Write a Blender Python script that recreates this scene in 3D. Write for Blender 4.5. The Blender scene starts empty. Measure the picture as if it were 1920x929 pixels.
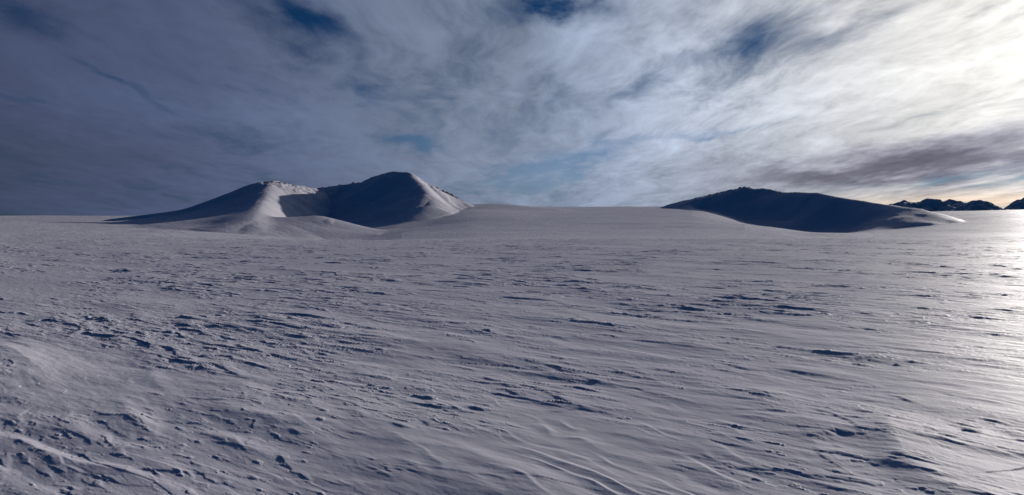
import bpy, math, random
import numpy as np

# ------------------------------------------------------------------ camera, sky, sun, exposure
S = bpy.context.scene
PW, PH, F = 1920.0, 929.0, 1251.0
CAMZ = 1.7
H0 = 411.0                                   # photo row of the true horizon
PITCH = math.atan((PH / 2 - H0) / F)         # camera looks this much below the horizon

cam_d = bpy.data.cameras.new('camera')
cam_d.sensor_width = 36.0
cam_d.lens = 36.0 * F / PW
cam_d.clip_start = 0.1
cam_d.clip_end = 100000.0
cam = bpy.data.objects.new('camera', cam_d)
S.collection.objects.link(cam)
cam.location = (0, 0, CAMZ)
cam.rotation_euler = (math.pi / 2 - PITCH, 0, 0)
S.camera = cam


def ray(px, py):
    """azimuth (rad, clockwise from +Y) and tan(elevation) of a direction seen in the photograph"""
    X = (px - PW / 2) / F
    Z = (PH / 2 - py) / F
    dy = math.cos(PITCH) + Z * math.sin(PITCH)
    dz = -math.sin(PITCH) + Z * math.cos(PITCH)
    return math.atan2(X, dy), dz / math.hypot(X, dy)


SUN_AZ, _t = ray(2070, 10)
SUN_EL = math.atan(_t) - math.radians(.7)
sd = (math.sin(SUN_AZ) * math.cos(SUN_EL), math.cos(SUN_AZ) * math.cos(SUN_EL), math.sin(SUN_EL))

S.view_settings.view_transform = 'Standard'
S.view_settings.look = 'None'
S.view_settings.exposure = -0.75
S.view_settings.gamma = 1.0
S.cycles.use_denoising = True
S.cycles.max_bounces = 5
S.cycles.diffuse_bounces = 0

sun_l = bpy.data.lights.new('sun', 'SUN')
sun_l.energy = 4.9
sun_l.angle = math.radians(0.8)
sun_l.color = (1.0, 0.93, 0.86)
sun = bpy.data.objects.new('sun', sun_l)
S.collection.objects.link(sun)
import mathutils
sun.rotation_euler = mathutils.Vector(sd).to_track_quat('Z', 'Y').to_euler()


# ------------------------------------------------------------------ tiny node language
class G:
    def __init__(s, tree):
        s.t = tree; s.n = tree.nodes; s.l = tree.links

    def put(s, sock, v):
        if isinstance(v, N):
            s.l.new(v.s, sock)
        elif isinstance(v, bpy.types.NodeSocket):
            s.l.new(v, sock)
        elif sock.type == 'RGBA' and len(v) == 3:
            sock.default_value = (*v, 1)
        else:
            sock.default_value = v

    def m(s, op, *a, clamp=False):
        nd = s.n.new('ShaderNodeMath'); nd.operation = op; nd.use_clamp = clamp
        for i, v in enumerate(a): s.put(nd.inputs[i], v)
        return N(s, nd.outputs[0])

    def mix(s, f, a, b, blend='MIX', clamp=False):
        nd = s.n.new('ShaderNodeMix'); nd.data_type = 'RGBA'; nd.blend_type = blend
        nd.clamp_factor = True; nd.clamp_result = clamp
        s.put(nd.inputs[0], f); s.put(nd.inputs[6], a); s.put(nd.inputs[7], b)
        return N(s, nd.outputs[2])

    def xyz(s, x, y, z):
        nd = s.n.new('ShaderNodeCombineXYZ')
        for i, v in enumerate((x, y, z)): s.put(nd.inputs[i], v)
        return N(s, nd.outputs[0])

    def noise(s, vec, scale, detail=5, rough=.5, dist=0.0, lac=2.0):
        nd = s.n.new('ShaderNodeTexNoise'); nd.noise_dimensions = '3D'
        s.put(nd.inputs['Vector'], vec); nd.inputs['Scale'].default_value = scale
        nd.inputs['Detail'].default_value = detail; nd.inputs['Roughness'].default_value = rough
        nd.inputs['Distortion'].default_value = dist; nd.inputs['Lacunarity'].default_value = lac
        return N(s, nd.outputs[0]), N(s, nd.outputs[1])

    def smooth(s, v, lo, hi, a=0.0, b=1.0):
        nd = s.n.new('ShaderNodeMapRange'); nd.interpolation_type = 'SMOOTHSTEP'
        s.put(nd.inputs[0], v)
        for i, q in enumerate((lo, hi, a, b)): nd.inputs[i + 1].default_value = q
        return N(s, nd.outputs[0])


class N:
    def __init__(s, g, sock): s.g = g; s.s = sock
    def __add__(s, o): return s.g.m('ADD', s, o)
    def __radd__(s, o): return s.g.m('ADD', o, s)
    def __sub__(s, o): return s.g.m('SUBTRACT', s, o)
    def __rsub__(s, o): return s.g.m('SUBTRACT', o, s)
    def __mul__(s, o): return s.g.m('MULTIPLY', s, o)
    def __rmul__(s, o): return s.g.m('MULTIPLY', o, s)
    def __truediv__(s, o): return s.g.m('DIVIDE', s, o)


# ------------------------------------------------------------------ world: clear sky under torn high cloud
W = bpy.data.worlds.new('World'); S.world = W; W.use_nodes = True
W.node_tree.nodes.clear()
g = G(W.node_tree)
sky = g.n.new('ShaderNodeTexSky'); sky.sky_type = 'NISHITA'; sky.sun_disc = False
sky.sun_elevation = SUN_EL; sky.sun_rotation = SUN_AZ
sky.altitude = 1500; sky.air_density = 1.0; sky.dust_density = 0.6; sky.ozone_density = 2.5
tc = g.n.new('ShaderNodeTexCoord')
sep = g.n.new('ShaderNodeSeparateXYZ'); g.l.new(tc.outputs['Generated'], sep.inputs[0])
x, y, z = (N(g, sep.outputs[i]) for i in range(3))
az = g.m('ARCTAN2', x, y) * (180 / math.pi)
el = g.m('ARCSINE', z) * (180 / math.pi)
cosun = x * sd[0] + y * sd[1] + z * sd[2]
sang = g.m('ARCCOSINE', g.m('MINIMUM', cosun, .99999)) * (180 / math.pi)
zz = g.m('MAXIMUM', z, 0.0) + 0.14
A0 = ray(930, 400)[0]
ca, sa = math.cos(A0), math.sin(A0)
cu = (x * ca - y * sa) / zz                   # across the cloud streets
cv = (x * sa + y * ca) / zz                   # along them
P0 = g.xyz(cu, cv, 0.0)
_, wcol = g.noise(P0, 0.9, 3, .5)
wsep = g.n.new('ShaderNodeSeparateColor'); g.put(wsep.inputs[0], wcol)
wx, wy = N(g, wsep.outputs[0]) - .5, N(g, wsep.outputs[1]) - .5
P1 = g.xyz(cu * 1.0 + wx * .5, cv * .44 + wy * .35, 0.0)
n1, _ = g.noise(P1, 1.3, 9, .58, .0)        # body of the cloud sheet
P2 = g.xyz(cu * 1.0 + wx * .6, cv * .36 + wy * .4, 3.7)
n2, _ = g.noise(P2, 4.2, 10, .64, .0)           # fibres
P3 = g.xyz(cu * 1.0 + wx * .4, cv * .60 + wy * .4, 8.1)
n3, _ = g.noise(P3, 12.0, 5, .62, .0)          # small ripples
# angles warped by the same noise so that hand-placed openings have torn edges
_, w2 = g.noise(g.xyz(cu, cv * .5, 5.0), 2.6, 5, .6)
s2 = g.n.new('ShaderNodeSeparateColor'); g.put(s2.inputs[0], w2)
waz = az + (N(g, s2.outputs[0]) - .5) * 9.0
wel = el + (N(g, s2.outputs[1]) - .5) * 4.5


def blob(px, py, sx, sy, tilt, a=waz, e=wel):
    """soft elliptical patch of sky; centre and half-widths in photo pixels, tilt in degrees (down to the right)"""
    c_az, c_t = ray(px, py)
    c_az = math.degrees(c_az); c_el = math.degrees(math.atan(c_t))
    k = math.degrees(1 / F) * math.cos(math.radians(c_az)) ** 1.5
    t = math.radians(tilt)
    da = a - c_az; de = e - c_el
    p = (da * math.cos(t) - de * math.sin(t)) * (1 / (sx * k))
    q = (da * math.sin(t) + de * math.cos(t)) * (1 / (sy * k))
    return g.m('EXPONENT', (p * p + q * q) * -1.0)


def total(lst):
    r = None
    for b in lst:
        v = blob(*b[:5]) * b[5]
        r = v if r is None else r + v
    return r


HOLES = [(585, 45, 85, 26, 14, 1.0), (1040, 22, 110, 30, 2, 1.05), (760, 258, 60, 13, 4, .8), (700, 180, 45, 14, 20, .5),
         (1000, 325, 80, 26, -8, .58), (1130, 285, 120, 24, -12, .64), (1370, 245, 110, 12, -6, .42), (990, 352, 60, 12, 0, .4), (1300, 262, 60, 9, -5, .3), (1210, 155, 60, 20, -30, .4),
         (1390, 85, 110, 34, -15, .5), (1580, 55, 130, 24, -25, .35), (1090, 180, 50, 60, 20, .15), (230, 155, 130, 13, 20, .6), (40, 186, 90, 9, 3, .6), (50, 30, 130, 35, 12, .55),
         (890, 190, 160, 40, 10, .15), (100, 385, 160, 12, 0, .15), (880, 110, 90, 50, 30, .2), (1040, 130, 60, 60, 20, .25)]
holes = total(HOLES)
THICK = [(1480, 300, 260, 60, -10, .3), (1120, 110, 70, 120, 25, .25), (400, 90, 200, 60, 15, .2)]
thick = total(THICK)
front = g.smooth(y + x * .25, -.10, .45) * g.smooth(el, 20.0, 36.0, 1.0, 0.0)
dens = g.m('ADD', .93 + (n1 - .5) * 1.9 + (n2 - .5) * 1.3 + (n3 - .5) * .4 + thick, holes * (-.92 - (n3 - .5) * 1.8 - (n2 - .5) * 1.2), clamp=True)
dens = g.smooth(dens, 0.0, .95) * front
lowc = g.smooth(el, -2.0, 9.0, 1.0, 0.0)
dens = g.m('MAXIMUM', dens, lowc * front * .72)
# clear sky, deep polar blue
clear = g.mix(1.0, N(g, sky.outputs[0]), (.20, .62, 1.10), 'MULTIPLY')
clear = g.mix(1.0, clear, (.023, .023, .023), 'MULTIPLY')
clear = g.mix(1.0, clear, g.mix(g.m('MAXIMUM', g.smooth(el, 1.0, 13.0), g.smooth(sang, 34, 62, .35, .95)), (.17, .22, .31), (.0, .0, .0)), 'ADD')
# cloud: scatters forward, so it brightens towards the sun
glow = g.m('EXPONENT', sang * (-1 / 32.0)) * 1.06 + g.m('EXPONENT', sang * (-1 / 4.0)) * .4
bright = total([(1270, 170, 230, 150, 0, .28), (1130, 60, 70, 60, 0, .15), (520, 230, 160, 90, 10, .18), (860, 330, 90, 50, 0, .12), (1500, 210, 120, 60, 0, .08), (985, 150, 80, 120, 10, -.2), (60, 200, 260, 160, 0, .12)])
fib = g.smooth(sang, 24, 58, 1.35, .62)
tone = .97 + (n2 - .5) * fib + (n1 - .5) * .7 + (n3 - .5) * fib * .42 + bright
band = total([(1740, 308, 330, 38, -3, .74), (1900, 250, 170, 30, -5, .15), (1450, 335, 160, 26, -6, .2), (100, 280, 300, 50, 0, .10)])
tone = tone * (1.0 - g.m('MINIMUM', band, .8))
b = glow * tone
warm = g.smooth(sang, 5, 58)
ccol = g.mix(g.smooth(sang, 4, 42), (1.0, .98, .94), (.76, .94, 1.30))
ccol = g.mix(g.smooth(sang, 40, 72), ccol, (.57, .76, 1.42))
ccol = g.mix(g.m('MULTIPLY', band, 1.2, clamp=True), ccol, (.84, .84, 1.12))
lp = blob(1880, 378, 330, 24, 0, az, el)
ccol = g.mix(lp, ccol, (1.17, .95, .77))
cloud = g.mix(1.0, ccol, g.xyz(b, b, b), 'MULTIPLY')
col = g.mix(dens, clear, cloud)
bg = g.n.new('ShaderNodeBackground'); bg.inputs[1].default_value = 1.68
g.put(bg.inputs[0], col)
out = g.n.new('ShaderNodeOutputWorld'); g.l.new(bg.outputs[0], out.inputs[0])
W.cycles.sampling_method = 'MANUAL'; W.cycles.sample_map_resolution = 1024


# ------------------------------------------------------------------ materials
def new_mat(name):
    m = bpy.data.materials.new(name); m.use_nodes = True; m.node_tree.nodes.clear()
    gg = G(m.node_tree)
    o = gg.n.new('ShaderNodeOutputMaterial'); p = gg.n.new('ShaderNodeBsdfPrincipled')
    gg.l.new(p.outputs[0], o.inputs[0])
    return m, gg, p


def bump(gg, h, strength, dist, prev=None):
    bn = gg.n.new('ShaderNodeBump'); bn.inputs['Strength'].default_value = strength
    bn.inputs['Distance'].default_value = dist; gg.put(bn.inputs['Height'], h)
    if prev is not None: gg.put(bn.inputs['Normal'], prev)
    return N(gg, bn.outputs[0])


WIND = math.radians(-34)                       # the wind has carved the snow along this line
UX, UY = math.cos(WIND), math.sin(WIND)
VX, VY = -UY, UX


def snow_mat(name, far, hill=False):
    m, gg, p = new_mat(name)
    ge = gg.n.new('ShaderNodeNewGeometry')
    sp = gg.n.new('ShaderNodeSeparateXYZ'); gg.l.new(ge.outputs['Position'], sp.inputs[0])
    X, Y, Z = (N(gg, sp.outputs[i]) for i in range(3))
    u = X * UX + Y * UY; v = X * VX + Y * VY
    p.inputs['Subsurface Weight'].default_value = 0.0
    rad = gg.m('SQRT', X * X + Y * Y)
    if not hill:
        a, _ = gg.noise(gg.xyz(u * .35, v, 0.0), 9.0, 6, .60, .3)
        c, _ = gg.noise(gg.xyz(u * .6, v, 4.0), 70.0, 3, .6)
        fn = gg.smooth(rad, 5, 14, .25, 1.0) * gg.smooth(rad, 50, 130, 1.0, 0.0)
        nrm = bump(gg, a * fn, .55, .03)
        nrm = bump(gg, c * gg.smooth(rad, 20, 60, 1.0, 0.0), .22, .004, nrm)
        b1, _ = gg.noise(gg.xyz(u * .35, v, Z * .3), .22, 8, .68, .3)
        b2, _ = gg.noise(gg.xyz(u * .3, v, Z * .3 + 5.0), 1.1, 5, .65)
        ff = gg.smooth(rad, 60, 260)
        nrm = bump(gg, b1 * ff, .5, 1.2, nrm)
        nrm = bump(gg, b2 * gg.smooth(rad, 25, 90), .5, .35, nrm)
        t, _ = gg.noise(gg.xyz(u * .3, v, 2.0), .4, 8, .6)
    else:
        a, _ = gg.noise(gg.xyz(u * .35, v, Z * .3), .22, 8, .68, .3)
        nrm = bump(gg, a, .40, 1.2)
        a2, _ = gg.noise(gg.xyz(u * .3, v, Z * .3 + 5.0), 1.1, 5, .65)
        nrm = bump(gg, a2, .5, .35, nrm)
        t, _ = gg.noise(gg.xyz(u * .3, v, 2.0), .05, 6, .6)
    colr = gg.mix(gg.smooth(t, .3, .7), (.75, .735, .84), (.81, .80, .88))
    gg.put(p.inputs['Base Color'], colr)
    gg.put(p.inputs['Normal'], nrm)
    p.inputs['Roughness'].default_value = .60
    p.inputs['Coat Weight'].default_value = 0.0 if hill else .08
    p.inputs['Coat Roughness'].default_value = .75
    p.inputs['Coat IOR'].default_value = 1.4
    gg.put(p.inputs['Coat Normal'], nrm)
    p.inputs['Specular IOR Level'].default_value = .10 if hill else .075
    p.inputs['IOR'].default_value = 1.31
    return m


M_SNOW = snow_mat('wind_packed_snow', False)
M_HILL = snow_mat('hill_snow', True, True)
m, gg, p = new_mat('dark_rock')
tcn = gg.n.new('ShaderNodeNewGeometry')
a, _ = gg.noise(N(gg, tcn.outputs['Position']), .35, 8, .65)
gg.put(p.inputs['Base Color'], gg.mix(gg.smooth(a, .3, .7), (.035, .030, .028), (.11, .095, .085)))
gg.put(p.inputs['Normal'], bump(gg, a, 1.0, 3.0))
p.inputs['Roughness'].default_value = .9
M_ROCK = m

m, gg, p = new_mat('mountain_snow_and_rock')
ge = gg.n.new('ShaderNodeNewGeometry')
sp = gg.n.new('ShaderNodeSeparateXYZ'); gg.l.new(ge.outputs['True Normal'], sp.inputs[0])
sp2 = gg.n.new('ShaderNodeSeparateXYZ'); gg.l.new(ge.outputs['Position'], sp2.inputs[0])
PX, PY, PZ = (N(gg, sp2.outputs[i]) for i in range(3))
a, _ = gg.noise(gg.xyz(PX, PY * .6, PZ * 2.2), .011, 7, .66, .6)
at = gg.n.new('ShaderNodeAttribute'); at.attribute_name = 'rock'
mk = gg.smooth(a * 1.0 + N(gg, at.outputs['Fac']) * .42 - N(gg, sp.outputs[2]) * .22, .50, .58)
gg.put(p.inputs['Base Color'], gg.mix(mk, (.80, .82, .86), (.06, .052, .05)))
gg.put(p.inputs['Normal'], bump(gg, a, .8, 40.0))
p.inputs['Roughness'].default_value = .8
M_MOUNT = m


# ------------------------------------------------------------------ numpy noise
def _hash(ix, iy, seed):
    h = (ix.astype(np.int64) * 374761393 + iy.astype(np.int64) * 668265263 + seed * 2147483647 + seed * 91193) & 0xFFFFFFFF
    h = ((h ^ (h >> 13)) * 1274126177) & 0xFFFFFFFF
    h = ((h ^ (h >> 16)) * 2246822519) & 0xFFFFFFFF
    return (h ^ (h >> 15)) & 1023


_ANG = np.arange(1024) * (2 * np.pi / 1024)
_GC = np.cos(_ANG).astype(np.float32); _GS = np.sin(_ANG).astype(np.float32)


def perlin(x, y, seed):
    x0 = np.floor(x); y0 = np.floor(y)
    fx = (x - x0).astype(np.float32); fy = (y - y0).astype(np.float32)
    x0 = x0.astype(np.int64); y0 = y0.astype(np.int64)
    def gr(dx, dy):
        h = _hash(x0 + dx, y0 + dy, seed)
        return _GC[h] * (fx - dx) + _GS[h] * (fy - dy)
    ux = fx * fx * fx * (fx * (fx * 6 - 15) + 10); uy = fy * fy * fy * (fy * (fy * 6 - 15) + 10)
    a = gr(0, 0); b = gr(1, 0); c = gr(0, 1); d = gr(1, 1)
    return (a + (b - a) * ux) * (1 - uy) + (c + (d - c) * ux) * uy      # about -0.7 .. 0.7


def fbm(x, y, seed, octaves=4, rough=.5):
    r = 0; amp = 1.0; f = 1.0
    for i in range(octaves):
        r = r + amp * perlin(x * f + 17.3 * i, y * f - 9.1 * i, seed + i); amp *= rough; f *= 2.03
    return r


def sst(v, lo, hi):
    t = np.clip((v - lo) / (hi - lo), 0, 1)
    return t * t * (3 - 2 * t)


def pchip(xk, yk, xq):
    """monotone cubic; xk (K,), yk (K, M), xq (Q,) -> (Q, M)"""
    xk = np.asarray(xk, float); yk = np.asarray(yk, float)
    if yk.ndim == 1: yk = yk[:, None]
    h = np.diff(xk)[:, None]; d = np.diff(yk, axis=0) / h
    m = np.zeros_like(yk); m[0] = d[0]; m[-1] = d[-1]
    ok = d[:-1] * d[1:] > 0
    w1 = 2 * h[1:] + h[:-1]; w2 = h[1:] + 2 * h[:-1]
    with np.errstate(divide='ignore', invalid='ignore'):
        mm = (w1 + w2) / (w1 / d[:-1] + w2 / d[1:])
    m[1:-1] = np.where(ok, mm, 0)
    xq = np.clip(xq, xk[0], xk[-1])
    i = np.clip(np.searchsorted(xk, xq) - 1, 0, len(xk) - 2)
    hh = (xk[i + 1] - xk[i])[:, None]; t = ((xq - xk[i])[:, None]) / hh
    return ((2 * t**3 - 3 * t**2 + 1) * yk[i] + (t**3 - 2 * t**2 + t) * hh * m[i]
            + (-2 * t**3 + 3 * t**2) * yk[i + 1] + (t**3 - t**2) * hh * m[i + 1])


# ------------------------------------------------------------------ terrain grid (polar, finer where it is near)
def build_azimuths():
    f = np.arange(-43, 43.001, .060)
    a = [f]
    s = .060; v = 43.0; side = []
    while v < 180:
        s = min(s * 1.12, 2.5); v += s
        if v < 179: side.append(v)
    side = np.array(side)
    return np.radians(np.concatenate([-side[::-1], f, side, [180.0 - 0.0]]))


def build_radii():
    r = [0.6, 1.0, 1.4, 1.8, 2.2, 2.6, 3.0]
    while r[-1] < 30000:
        q = r[-1]
        st = max(.012, q * q / CAMZ * .00085)
        if q < 90: st = min(st, .030 + q * .0012)
        elif q < 330: st = q * .0105
        elif q < 1000: st = 3.2
        else: st = q * .03
        r.append(q + st)
    return np.array(r)


AZ = build_azimuths(); RR = build_radii()
NA, NR = len(AZ), len(RR)
print('terrain grid', NA, NR, NA * NR)
aa, rr = np.meshgrid(AZ, RR)                   # rows: radius
GX = rr * np.sin(aa); GY = rr * np.cos(aa)

# ---- broad lie of the land: photo row of the ground at a distance, for a few columns of the photo
COLS = [-400, 0, 250, 450, 650, 780, 900, 1080, 1290, 1440, 1530, 1650, 1780, 1920, 2300]
ROWS = {
    #        -400   0   250  450  650  780  900 1080 1290 1440 1530 1650 1780 1920 2300
    80:    [  447, 447, 447, 449, 452, 451, 450, 449, 449, 449, 449, 448, 448, 447, 447],
    130:   [  447, 447, 447, 450, 455, 450, 448, 447, 447, 448, 448.5, 449, 449, 448.5, 448.5],
    240:   [  443, 443, 443, 449, 457, 448, 440, 437, 436, 441, 444, 445, 445, 445, 445],
    400:   [  430, 430, 431, 437, 446, 431, 419, 414, 412, 426, 437, 439, 438, 438, 438],
    560:   [  418, 418, 419, 420, 438, 408, 397, 400, 397, 428, 440, 430, 418, 411, 411],
    760:   [  414, 414, 414, 411, 404, 391, 388, 391, 390, 410, 420, 411, 403, 397, 399],
    980:   [  405, 405, 405, 403, 398, 389, 387, 389.5, 388, 395, 400, 400, 397, 394, 396],
    1300:  [  407, 407, 408, 408, 404, 396, 394, 396, 395, 400, 405, 405, 402, 399, 401],
    2500:  [  418] * 15,
    8000:  [  416] * 15,
    30000: [  412.5] * 15,
}
ck = np.array([ray(c, 410)[0] for c in COLS]); rk = sorted(ROWS)
tab = np.array([[ray(c, ROWS[q][j])[1] for j, c in enumerate(COLS)] for q in rk])     # (R, C) tan(elevation)
flat = [1.2 * q for q in (1, 4, 12, 30)]
rk_all = np.array(flat + [q for q in rk], float)
tab = np.vstack([np.array([[-CAMZ / q] * len(COLS) for q in flat]), tab])
zt = tab * rk_all[:, None]                                                # height relative to the eye
za = pchip(ck, zt.T, AZ)                                                  # (NA, R)
ZB = pchip(np.log(rk_all), za.T, np.log(RR)) + CAMZ                       # (NR, NA)
ZB[RR < 30] = np.minimum(ZB[RR < 30], 0.02)
# wind scoop in front of the twin peaks
_a, _t = ray(585, 440)
_sx, _sy = 402 * math.sin(_a), 402 * math.cos(_a)
_e = ((GX - _sx) * math.cos(_a) - (GY - _sy) * math.sin(_a)) / 44; _f = ((GX - _sx) * math.sin(_a) + (GY - _sy) * math.cos(_a)) / 30
ZB -= 1.5 * np.exp(-(_e ** 2 + _f ** 2))
_a, _t = ray(596, 440)
_sx, _sy = 388 * math.sin(_a), 388 * math.cos(_a)
_e = ((GX - _sx) * math.cos(_a) - (GY - _sy) * math.sin(_a)) / 26; _f = ((GX - _sx) * math.sin(_a) + (GY - _sy) * math.cos(_a)) / 15
ZB -= 9.0 * np.exp(-(_e ** 2 + _f ** 2) ** 1.3)
_a, _t = ray(535, 440)
_sx, _sy = 500 * math.sin(_a), 500 * math.cos(_a)
_e = ((GX - _sx) * math.cos(_a) - (GY - _sy) * math.sin(_a)) / 28; _f = ((GX - _sx) * math.sin(_a) + (GY - _sy) * math.cos(_a)) / 30
ZB -= 2.0 * np.exp(-(_e ** 2 + _f ** 2))
# long swells
ZB += fbm(GX / 90, GY / 60, 5, 3) * .9 * sst(rr, 90, 260) * (1 - sst(rr, 4000, 9000))
ZB += fbm(GX / 26, GY / 26, 6, 3) * .16 * sst(rr, 6, 40) * (1 - sst(rr, 200, 600))


# ------------------------------------------------------------------ hills from ridge lines
def pt(px, py, r):
    a, t = ray(px, py)
    return (r * math.sin(a), r * math.cos(a), CAMZ + r * t)


def ridge(x, y, base, pts, sl, sr, k=.12, round_=6.0, warp=None):
    """height field of a ridge; pts: photo column, photo row, distance; sl / sr: slope of its left and right flank"""
    P = [pt(*q[:3]) for q in pts]
    best = None
    for i in range(len(P) - 1):
        (x0, y0, z0), (x1, y1, z1) = P[i], P[i + 1]
        dx, dy = x1 - x0, y1 - y0; L2 = dx * dx + dy * dy
        t = np.clip(((x - x0) * dx + (y - y0) * dy) / L2, 0, 1)
        qx = x - (x0 + dx * t); qy = y - (y0 + dy * t)
        d = np.sqrt(qx * qx + qy * qy)
        left = (dx * qy - dy * qx) / (math.sqrt(L2) * (d + 1e-3))
        sL = sl if np.isscalar(sl) else sl[i] + (sl[i + 1] - sl[i]) * t
        sR = sr if np.isscalar(sr) else sr[i] + (sr[i + 1] - sr[i]) * t
        w = sst(left, -.6, .6)
        s = sR + (sL - sR) * w
        d = np.sqrt(d * d + round_ * round_) - round_
        if warp is not None: d = np.maximum(d + warp * np.clip(d / 30, 0, 1), 0)
        D = np.maximum(z0 + (z1 - z0) * t - base, .05)
        q = (1 - s * d / D) / k
        gq = k * np.where(q > 30, q, np.log1p(np.exp(np.minimum(q, 30)))) / (k * math.log1p(math.exp(1 / k)))
        h = D * gq
        best = h if best is None else np.maximum(best, h)
    return best


def smax(a, b, k):
    k = k * sst(np.maximum(a, b), .5, 8.0) + 1e-3      # no swelling where both fade out
    h = np.clip(.5 + .5 * (a - b) / k, 0, 1)
    return b + (a - b) * h + k * h * (1 - h)


ri = (RR > 250) & (RR < 1400)
ai = np.abs(AZ) < math.radians(50)
sub = np.ix_(ri, ai)
x_, y_, b_ = GX[sub], GY[sub], ZB[sub]
wp = fbm(x_ / 70, y_ / 70, 31, 3) * 16

# walking from left to right along a ridge, its left flank is the far side and its right flank faces the camera
L1 = ridge(x_, y_, b_, [(200, 411.5, 745), (260, 404, 705), (340, 393.5, 660), (400, 378, 645), (450, 357, 630), (485, 342, 640), (508, 339.5, 650),
                        (545, 346, 665), (590, 353, 690), (640, 346, 700), (690, 340, 690), (712, 328, 670), (740, 321, 650), (768, 324, 635),
                        (800, 343, 640), (840, 366, 660), (872, 383, 690)],
           [.3, .3, .35, .4, .45, .5, .5, .5, .5, .5, .5, .5, .65, .95, 1.0, .8, .5],
           [.5, .5, .5, .5, .50, .50, .45, .40, .42, .48, .50, .52, .55, .75, .85, .65, .3], .10, 4.5, wp * .7)
L2 = ridge(x_, y_, b_, [(508, 340, 650), (500, 358, 590), (489, 378, 535), (478, 398, 475), (470, 412, 430), (478, 432, 398), (492, 441, 382)],
           [.62, .66, .78, .72, .50, .36, .3], [.45, .40, .34, .28, .24, .16, .12], .25, 7, wp * .4)
L5 = ridge(x_, y_, b_, [(466, 400, 492), (496, 404.5, 474), (524, 406.5, 464), (556, 406, 461), (592, 404, 460), (616, 410, 448), (634, 425, 430), (648, 438, 410)],
           [.42, .45, .5, .6, .8, 1.0, 1.0, 1.0], [.16, .16, .17, .20, .26, .34, .5, .7], .28, 9, wp * .1)
L3 = ridge(x_, y_, b_, [(765, 323, 640), (785, 343, 600), (800, 364, 565), (806, 386, 535)],
           [1.0, .95, .8, .5], [.55, .5, .4, .3], .14, 8, wp * .3)
L4 = ridge(x_, y_, b_, [(880, 383, 700), (930, 381.5, 700), (990, 388, 720)], .2, .12, .25, 12, wp * .5)
HL = smax(smax(L1, L2, 3.0), L3, 2.0)
HL = smax(HL, L4, 1.0)
HL = smax(HL, L5, 3.0)
R1 = ridge(x_, y_, b_, [(1245, 388, 760), (1290, 375, 740), (1340, 363, 720), (1394, 351.5, 700), (1430, 353, 690), (1470, 360, 670),
                        (1530, 361, 640), (1572, 369, 620), (1640, 380, 600), (1708, 389.5, 590)],
           .45, [.30, .42, .50, .55, .55, .52, 00.50, .48, .42, .23], .10, 6, wp)
R2 = ridge(x_, y_, b_, [(1300, 373, 740), (1294, 384, 690), (1292, 392, 640)], .4, .4, .2, 5, wp * .2)
HR = smax(R1, R2 - 1.0, 1.0)


def clean(h, t=.35):                           # fade the endless toe out
    return np.maximum(h - t, 0) * sst(h, t, t + 1.5)


HL = clean(HL); HR = clean(HR)
rough = fbm(x_ / 22, y_ / 22, 44, 5, .55)
HLs = HL + rough * .6 * sst(HL, 8, 24); HRs = HR + rough * .55 * sst(HR, 1, 10)
crag = fbm(x_ / 9, y_ / 9, 47, 5, .6)
for px_, py_, r_, w_, amp_ in ((540, 345, 655, 34, 1.5), (815, 350, 645, 22, 1.2), (650, 346, 698, 40, 1.0)):
    qx_, qy_, _ = pt(px_, py_, r_); HLs = HLs + amp_ * crag * np.exp(-((x_ - qx_) ** 2 + (y_ - qy_) ** 2) / w_ ** 2) * sst(HL, 1, 8)
for px_, py_, r_, w_, amp_ in ((1330, 365, 722, 45, 1.3), (1420, 353, 692, 45, 1.0)):
    qx_, qy_, _ = pt(px_, py_, r_); HRs = HRs + amp_ * crag * np.exp(-((x_ - qx_) ** 2 + (y_ - qy_) ** 2) / w_ ** 2) * sst(HR, 1, 8)
hillmask_L = np.zeros_like(ZB); hillmask_R = np.zeros_like(ZB)
hillmask_L[sub] = np.where(HL > HR, HL, 0); hillmask_R[sub] = np.where(HR >= HL, HR, 0)
Z = ZB.copy()
Z[sub] += np.maximum(HLs, HRs)
SMOOTH_HEIGHT = Z.copy()

# ------------------------------------------------------------------ wind-carved surface of the plain
near = RR < 420
xs, ys, rs = GX[near], GY[near], rr[near]
u = xs * UX + ys * UY; v = xs * VX + ys * VY
wa = fbm(u / 3.0, v / 1.6, 101, 3); wb = fbm(u / 3.0, v / 1.6, 111, 3)
zone = fbm(u / 9.0 + 3.0, v / 4.5, 121, 3, .55)                       # carved zones and smooth zones
zone2 = fbm(u / 3.2, v / 1.5 + 8.0, 131, 3, .55)
zone = zone - .85 * np.exp(-((xs + 2.6) / 2.4) ** 2 - ((ys - 4.2) / 1.5) ** 2)
carved = sst(zone + .5 * zone2, -.24, .16)
sn = np.zeros_like(xs)
sn += fbm(u / 5.5, v / 2.2, 140, 2) * .05                              # dunelets


def heavy(lu, lv, seed):
    """most of it small, a few places large"""
    q = np.clip(fbm(u / lu, v / lv, seed, 2) * 1.5 + .45, 0, 1.2)
    return .30 + 1.1 * q ** 3


def shelves(lu, lv, seed, amp, warp, edge=.018, thr=0.0):
    """crusted layers broken off along the wind: flat tops with a sharp scarp"""
    n = fbm(u / lu + wa * warp, v / lv + wb * warp, seed, 4, .55)
    return amp * heavy(lu * .7, lv * 1.2, seed + 5) * (sst(n, thr - edge, thr + edge) * .75 + .25 * sst(n, thr, thr + .3))


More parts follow.
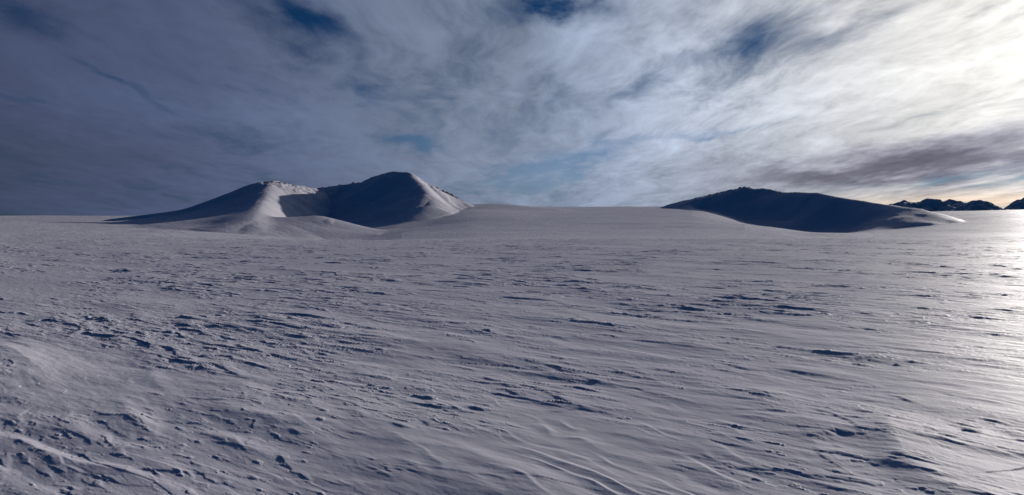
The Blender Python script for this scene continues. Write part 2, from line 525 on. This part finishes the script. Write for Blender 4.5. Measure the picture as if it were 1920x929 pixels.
def blades(lv, seed, amp, warp=1.3, steep=.09, asp=5.0):
    """drifted blades: long gentle back, sharp lip on the lee side, tapering out along the wind"""
    ph = v / lv + fbm(u / (asp * lv) + wa * .5, v / (2.4 * lv), seed, 4, .5) * warp
    i0 = np.floor(ph); fr = ph - i0
    prof = np.where(fr < steep, sst(fr, 0, steep), (1 - (fr - steep) / (1 - steep)) ** 1.6)
    gate = np.clip(perlin(u / (asp * .9 * lv) + i0 * 7.31, i0 * .37 + .5, seed + 9) * 2.6 + .12, 0, 1.3)
    return amp * prof * gate ** 1.5


LIPS = [   # (height of the lip, reach of its back, points along it in the photograph)
    (.020, .35, [(1404, 722), (1440, 733), (1484, 734)]), (.018, .5, [(1462, 684), (1500, 690), (1573, 699)]), 
    (.016, .3, [(1650, 728), (1688, 735), (1722, 749)]), (.012, .4, [(1355, 761), (1440, 762), (1520, 772)]),
    (.016, .45, [(1512, 756), (1560, 768), (1600, 790), (1620, 810)]), (.009, .35, [(1530, 830), (1545, 850), (1600, 880)]),
    (.012, .3, [(1765, 775), (1822, 790)]), (.012, .4, [(1570, 926), (1600, 921), (1660, 929)]), 
    (.012, .25, [(903, 696), (925, 704), (948, 706)]), (.015, .25, [(953, 721), (970, 731), (990, 735)]), (.018, .3, [(1029, 728), (1058, 746), (1092, 758)]),
    (.018, .25, [(1095, 703), (1120, 709), (1144, 706)]), (.010, .2, [(787, 781), (805, 790), (822, 789)]), (.010, .25, [(734, 786), (757, 795), (779, 797)]),
    (.030, .8, [(936, 554), (975, 558), (1054, 562)]), (.010, .2, [(540, 797), (560, 806), (588, 806)]), (.010, .2, [(525, 836), (535, 852), (552, 861)]),
    (.014, .4, [(343, 736), (385, 742), (432, 745)]), (.020, .6, [(470, 582), (560, 588), (661, 597)]), (.006, .5, [(192, 783), (220, 800), (250, 813)]),
    (.018, .7, [(0, 634), (30, 640), (70, 652)]), (.018, .6, [(110, 604), (170, 590), (250, 583), (262, 596)]), (.016, .4, [(205, 600), (215, 608), (222, 606)]),
    (.006, .8, [(0, 776), (60, 786), (120, 800), (180, 815)]), (.010, .5, [(180, 862), (300, 868), (420, 874)]), (.025, 1.2, [(1335, 554), (1390, 560)]),
    (.012, .3, [(1030, 765), (1085, 758), (1160, 770)]), (.007, .3, [(395, 910), (440, 917), (470, 921)]), (.04, 2.0, [(340, 478), (440, 481)]),
]


def ground_pt(px, py):
    a, t = ray(px, py)
    r = CAMZ / max(-t, 1e-3)
    return r * math.sin(a), r * math.cos(a)


def lip(H, back, pts, front=.025, field=None):
    P = [ground_pt(*q) for q in pts]
    k = max(math.hypot(*P[0]) / 7.0, .6)
    front = front * k
    cx, cy = np.mean([q[0] for q in P]), np.mean([q[1] for q in P])
    R_ = max(math.hypot(q[0] - cx, q[1] - cy) for q in P) + back * 4
    m_ = (np.abs(xs - cx) < R_) & (np.abs(ys - cy) < R_)
    X_, Y_ = xs[m_], ys[m_]
    wob = fbm(X_ / .25 / k, Y_ / .25 / k, 77, 3) * .022 * k
    seg = [0.0]
    for i in range(1, len(P)): seg.append(seg[-1] + math.hypot(P[i][0] - P[i-1][0], P[i][1] - P[i-1][1]))
    bd = np.full(X_.shape, 1e9); bs = np.zeros(X_.shape); bt = np.zeros(X_.shape)
    for i in range(len(P) - 1):
        dx, dy = P[i+1][0] - P[i][0], P[i+1][1] - P[i][1]; L2 = dx * dx + dy * dy
        t = np.clip(((X_ - P[i][0]) * dx + (Y_ - P[i][1]) * dy) / L2, 0, 1)
        qx = X_ - P[i][0] - dx * t; qy = Y_ - P[i][1] - dy * t
        d = np.hypot(qx, qy); sg = np.sign(dx * qy - dy * qx)
        c = d < bd
        bd = np.where(c, d, bd); bs = np.where(c, sg, bs); bt = np.where(c, (seg[i] + t * math.sqrt(L2)) / seg[-1], bt)
    sd_ = bd * bs + wob
    tap = np.sin(np.pi * np.clip(bt, .02, .98)) ** .7
    endd = np.exp(-(np.where((bt <= 0) | (bt >= 1), bd, 0) / (back * .5)) ** 2)
    h = np.where(sd_ > 0, np.exp(-np.maximum(sd_, 0) / back), np.exp(-(np.minimum(sd_, 0) / front) ** 2))
    tmp_ = sn[m_]; tmp_ += H * tap * endd * h; sn[m_] = tmp_


fade1 = 1 - sst(rs, 35, 120)
small = sst(zone2, -.32, .10)
grow = .55 + .75 * sst(rs, 5, 14)
cg = carved * (.35 + .95 * sst(rs, 4.5, 13))
sn += shelves(2.6, .50, 201, .009, .5, thr=.10) * cg
sn += shelves(1.3, .26, 211, .0075, .6, thr=.16) * cg
sn += shelves(.30, .075, 225, .0032, .5, thr=.12) * (.1 + .9 * small) * (1 - sst(rs, 12, 30))
sn += shelves(.6, .13, 221, .0085, .6, thr=.20) * (.1 + .9 * carved * small) * fade1
sn += shelves(4.6, 1.0, 231, .007, .5, thr=.25) * grow
nearf = .15 + .70 * sst(rs, 4.5, 11)
sn += blades(.95, 301, .017, asp=4.0, steep=.12) * (.08 + .92 * carved) * nearf
sn += blades(.60, 305, .014, asp=3.5) * (.05 + .95 * carved) * nearf
sn += fbm(u / 1.6, v / .6, 275, 3, .5) * .018 * (1 - sst(rs, 9, 20))
sn += blades(.26, 309, .013, asp=3.5) * sst(fbm(u / 4, v / 2, 308, 3), -.1, .2) * sst(rs, 8, 14) * (1 - sst(rs, 40, 90))
sn += blades(.36, 311, .012) * (.1 + .9 * carved) * (.45 + .75 * sst(rs, 4.5, 11))
sn += blades(.19, 321, .0100) * (1 - .6 * np.exp(-((xs + 2.6) / 2.4) ** 2 - ((ys - 4.2) / 1.5) ** 2)) * (.4 + .6 * sst(rs, 5, 10)) * (.2 + .8 * small) * fade1
sn += blades(.085, 331, .0030) * (.15 + .85 * small) * (1 - sst(rs, 8, 25))
sn += fbm(u / .9, v / .34, 271, 6, .62) * (.004 + .007 * sst(rs, 5, 12)) * (.4 + .6 * carved)
sn += fbm(u / .16, v / .07, 281, 2, .5) * .0008 * (1 - sst(rs, 8, 20))
# wavy ripples on the smooth near patches
def backlit(w_, l_, wave, seed, warp):
    """drift waves that climb slowly from the viewer's side and drop towards the sun: thin bright crest lines"""
    ph = w_ / wave + fbm(l_ / (wave * 8), w_ / (wave * 5), seed, 3) * warp + fbm(l_ / (wave * 2), w_ / (wave * 1.8), seed + 4, 2) * .3
    fr = ph - np.floor(ph)
    top = .70
    return np.where(fr < top, (fr / top) ** 1.4, 1 - sst(fr, top, 1)) * np.clip(.45 + fbm(l_ / (wave * 3), w_ / (wave * 1.4), seed + 6, 2) * 1.6, 0, 1.2)


rv = xs * .80 + ys * .60; ru = xs * .60 - ys * .80
rmask = np.exp(-(((xs - 1.0) / 1.5) ** 2 + ((ys - 4.4) / 1.1) ** 2)) + .55 * sst(fbm(u / .9, v / .5, 299, 2), -.1, .3)
sn += .0075 * backlit(rv, ru, .21, 291, 2.2) * rmask * (1 - sst(rs, 7, 16))
lmask = np.exp(-(((xs + 3.2) / 1.8) ** 2 + ((ys - 5.2) / 1.6) ** 2)) + .6 * sst(fbm(u / 2.5, v / 1.5, 399, 2), -.1, .3)
sn += .022 * backlit(v, u, .55, 391, 1.4) * lmask * (1 - sst(rs, 9, 20))
for q in LIPS: lip(q[0] * (.7 if q[0] < .028 else .9), q[1], q[2])
# the large drift at lower right and the smooth dune at the left edge
lip(.038, .50, [(1560, 742), (1625, 757), (1660, 773), (1676, 812), (1696, 848), (1728, 880), (1800, 906), (1920, 931), (2060, 950)], front=.20)
lip(.03, .30, [(1500, 820), (1560, 800), (1620, 812)], front=.10)
lip(.10, .45, [(-60, 640), (0, 648), (32, 664), (66, 688), (110, 710)], front=.5)
sn *= 1 - .75 * sst(rs, 90, 330)
tmp = Z[near]; tmp += sn - .05; Z[near] = tmp


# ---- normals of the whole sheet
def grid_normals(GX, GY, Z):
    P = np.stack([GX, GY, Z], -1)
    du = np.empty_like(P); dv = np.empty_like(P)
    du[:, 1:-1] = P[:, 2:] - P[:, :-2]; du[:, 0] = P[:, 1] - P[:, -1]; du[:, -1] = P[:, 0] - P[:, -2]
    dv[1:-1] = P[2:] - P[:-2]; dv[0] = P[1] - P[0]; dv[-1] = P[-1] - P[-2]
    n = np.cross(du, dv)
    n /= np.linalg.norm(n, axis=-1, keepdims=True)
    n[n[..., 2] < 0] *= -1
    return n


def mesh_from(name, verts, quads, mat, normals=None, extra_tris=None):
    me = bpy.data.meshes.new(name)
    nv = len(verts); nq = len(quads); nt = 0 if extra_tris is None else len(extra_tris)
    me.vertices.add(nv); me.vertices.foreach_set('co', verts.astype(np.float32).ravel())
    idx = quads.ravel().astype(np.int32)
    starts = np.arange(nq, dtype=np.int32) * 4
    if nt:
        starts = np.concatenate([starts, nq * 4 + np.arange(nt, dtype=np.int32) * 3])
        idx = np.concatenate([idx, extra_tris.ravel().astype(np.int32)])
    me.loops.add(len(idx)); me.loops.foreach_set('vertex_index', idx)
    me.polygons.add(nq + nt); me.polygons.foreach_set('loop_start', starts)
    me.update(calc_edges=True)
    me.polygons.foreach_set('use_smooth', np.ones(nq + nt, dtype=bool))
    me.materials.append(mat)
    if normals is not None:
        me.normals_split_custom_set_from_vertices(normals.astype(np.float32))
    o = bpy.data.objects.new(name, me); S.collection.objects.link(o)
    return o


NRM = grid_normals(GX, GY, Z).reshape(-1, 3)
V = np.stack([GX, GY, Z], -1).reshape(-1, 3)
ii, jj = np.meshgrid(np.arange(NR - 1), np.arange(NA), indexing='ij')
jn = (jj + 1) % NA
Q = np.stack([ii * NA + jj, ii * NA + jn, (ii + 1) * NA + jn, (ii + 1) * NA + jj], -1)
fL = hillmask_L[:-1, :] > 1.2; fR = hillmask_R[:-1, :] > 1.2


def piece(name, fmask, mat, centre=False):
    q = Q[fmask]
    used, inv = np.unique(q, return_inverse=True)
    vv = V[used]; nn = NRM[used]; qq = inv.reshape(-1, 4); tri = None
    if centre:
        c = len(vv)
        vv = np.vstack([vv, [[0, 0, float(Z[0].mean())]]]); nn = np.vstack([nn, [[0, 0, 1]]])
        ring = np.searchsorted(used, np.arange(NA))
        tri = np.stack([ring, np.roll(ring, -1), np.full(NA, c)], -1)[:, ::-1]
    return mesh_from(name, vv, qq, mat, nn, tri)


gmask = ~(fL | fR)
ground = piece('snow_ground', gmask, M_SNOW, True)
ground['kind'] = 'structure'; ground['label'] = 'wind carved snow plain covered in sastrugi ridges'
hill_l = piece('hill', fL, M_HILL); hill_l['kind'] = 'structure'
hill_l['label'] = 'twin peaked snow hill left of centre with deep blue shaded faces and a scooped bowl'
hill_r = piece('hill', fR, M_HILL); hill_r['kind'] = 'structure'
hill_r['label'] = 'long low snow hill right of centre with one dark shaded face and dark rock at its top'


# ------------------------------------------------------------------ far mountains
def mountain(label, sky_pts, r, depth, seed, rockiness, slope=.55):
    P = [pt(px, py, r + dr) for px, py, dr in sky_pts]
    x0 = min(p[0] for p in P) - depth; x1 = max(p[0] for p in P) + depth
    y0 = min(p[1] for p in P) - depth * 1.4; y1 = max(p[1] for p in P) + depth
    n = 190
    gx, gy = np.meshgrid(np.linspace(x0, x1, n * 2), np.linspace(y0, y1, n))
    base = np.full_like(gx, -75.0)
    h = ridge(gx, gy, base, [(a_, b_, r + c_) for a_, b_, c_ in sky_pts], slope, slope, .12, 12,
              fbm(gx / 260, gy / 260, seed, 4) * 130)
    h2 = np.zeros_like(h)
    for i, (px, py, dr) in enumerate(sky_pts[1:-1]):                     # spurs towards the camera
        a_, t_ = ray(px, py); rr_ = r + dr
        rs_ = random.Random(seed * 10 + i)
        px2 = px + rs_.uniform(-26, 18); py2 = 400
        sp_ = ridge(gx, gy, base, [(px, py + 2.0, rr_ - 20), (px2, py2, rr_ - depth * rs_.uniform(.5, .9))], slope, slope, .15, 10,
                    fbm(gx / 200, gy / 200, seed + 3, 4) * 90)
        h2 = np.maximum(h2, sp_)
    h = smax(h, h2, 6)
    z_ = base + h + fbm(gx / 120, gy / 120, seed + 5, 5, .55) * 13 * sst(h, 5, 60)
    vv = np.stack([gx, gy, z_], -1).reshape(-1, 3)
    a, b = np.meshgrid(np.arange(n - 1), np.arange(n * 2 - 1), indexing='ij')
    q = np.stack([a * 2 * n + b, a * 2 * n + b + 1, (a + 1) * 2 * n + b + 1, (a + 1) * 2 * n + b], -1)
    keep = (h[:-1, :-1] > 4)
    q = q[keep]
    used, inv = np.unique(q, return_inverse=True)
    o = mesh_from('mountain', vv[used], inv.reshape(-1, 4), M_MOUNT)
    at = o.data.attributes.new('rock', 'FLOAT', 'POINT')
    at.data.foreach_set('value', np.full(len(used), rockiness, np.float32))
    o['kind'] = 'structure'; o['label'] = label
    return o


mountain('far row of rugged peaks, snow streaked with dark rock, just right of the long hill',
         [(1650, 389, 0), (1672, 382, 0), (1696, 375.5, 100), (1712, 379.5, 150), (1730, 380, 200), (1745, 374, 100), (1752, 373.5, 80), (1764, 377.5, 150),
          (1770, 378, 200), (1780, 373.8, 100), (1790, 376, 100), (1804, 378, 150), (1815, 383, 200), (1830, 390, 200)], 6500, 520, 61, -.12)
mountain('smooth rounded blue mountain between the rugged row and the right edge',
         [(1762, 399, 0), (1790, 390, 0), (1812, 381, 0), (1825, 377, 0), (1836, 376.5, 0), (1850, 382, 0), (1870, 391, 0), (1885, 396, 0)], 5600, 420, 71, -.4)
mountain('dark rocky mountain slope cut off by the right edge of the picture',
         [(1884, 394, 0), (1900, 386, 0), (1920, 376, 0), (1950, 366, 0), (1990, 362, 0), (2050, 374, 0), (2100, 392, 0)], 5200, 420, 81, -.05)


# ------------------------------------------------------------------ dark rock breaking out of the snow
def ground_z(x, y):
    r = math.hypot(x, y); a = math.atan2(x, y)
    i = min(max(int(np.searchsorted(RR, r)) - 1, 0), NR - 2); j = min(max(int(np.searchsorted(AZ, a)) - 1, 0), NA - 2)
    fr = (r - RR[i]) / (RR[i + 1] - RR[i]); fa = (a - AZ[j]) / (AZ[j + 1] - AZ[j])
    return float((Z[i, j] * (1 - fa) + Z[i, j + 1] * fa) * (1 - fr) + (Z[i + 1, j] * (1 - fa) + Z[i + 1, j + 1] * fa) * fr)


def outcrop(label, pts, width, height, seed, group=None):
    """a jagged rib of rock along a line; pts: photo column, distance"""
    ax = [(lambda a, r: (r * math.sin(a), r * math.cos(a)))(ray(px, 380)[0], r) for px, r in pts]
    L = [0.0]
    for i in range(1, len(ax)): L.append(L[-1] + math.hypot(ax[i][0] - ax[i-1][0], ax[i][1] - ax[i-1][1]))
    n = max(int(L[-1] / 1.0), 12); m_ = 13
    verts = []
    for i in range(n + 1):
        s = L[-1] * i / n
        cx = np.interp(s, L, [q[0] for q in ax]); cy = np.interp(s, L, [q[1] for q in ax])
        s2_ = min(s + 1, L[-1]); s1_ = s2_ - 1
        tx = np.interp(s2_, L, [q[0] for q in ax]) - np.interp(s1_, L, [q[0] for q in ax])
        ty = np.interp(s2_, L, [q[1] for q in ax]) - np.interp(s1_, L, [q[1] for q in ax])
        tl = math.hypot(tx, ty); nx, ny = ty / tl, -tx / tl
        prof = math.sin(math.pi * min(max(i / n, 0), 1)) ** .5
        hv = height * prof * (.65 + 1.1 * float(fbm(np.array([s / 6.0]), np.array([seed * 3.1]), seed, 4, .6)[0]))
        for j in range(m_):
            c = (j / (m_ - 1)) * 2 - 1
            jx = float(perlin(np.array([s / 2.2 + .3]), np.array([j * .9 + seed]), seed + 5)[0]) * width * .22
            X_ = cx + nx * c * width * (.3 + .7 * prof) + nx * jx; Y_ = cy + ny * c * width * (.3 + .7 * prof) + ny * jx
            hh = max(hv, .2) * (1 - abs(c) ** 2.2) * (.8 + .6 * float(perlin(np.array([s / 1.9]), np.array([j * .7]), seed + 9)[0]))
            verts.append((X_, Y_, ground_z(X_, Y_) - (.8 if abs(c) > .95 else .25) + hh))
    vv = np.array(verts)
    a, b = np.meshgrid(np.arange(n), np.arange(m_ - 1), indexing='ij')
    q = np.stack([a * m_ + b, a * m_ + b + 1, (a + 1) * m_ + b + 1, (a + 1) * m_ + b], -1).reshape(-1, 4)
    me_o = mesh_from('rock_outcrop', vv, q, M_ROCK)
    me_o.data.polygons.foreach_set('use_smooth', np.zeros(len(q), dtype=bool))
    me_o['label'] = label; me_o['category'] = 'rock outcrop'
    if group: me_o['group'] = group
    return me_o


outcrop('long black rib of rock down the right skyline of the tallest peak', [(812, 645), (840, 662), (872, 692)], 4.5, 4.0, 3, 'rock showing through the snow hills')
outcrop('short dark rock cap on the summit of the long hill at right', [(1383, 702), (1394, 700), (1408, 696)], 3.5, 3.2, 4, 'rock showing through the snow hills')
outcrop('thin dark rock band just under the left summit of the twin peaked hill', [(505, 640), (530, 648), (560, 664)], 2.0, .9, 6, 'rock showing through the snow hills')
outcrop('small dark rocks on the saddle skyline between the two peaks', [(655, 699), (668, 697)], 1.6, 1.3, 8, 'rock showing through the snow hills')
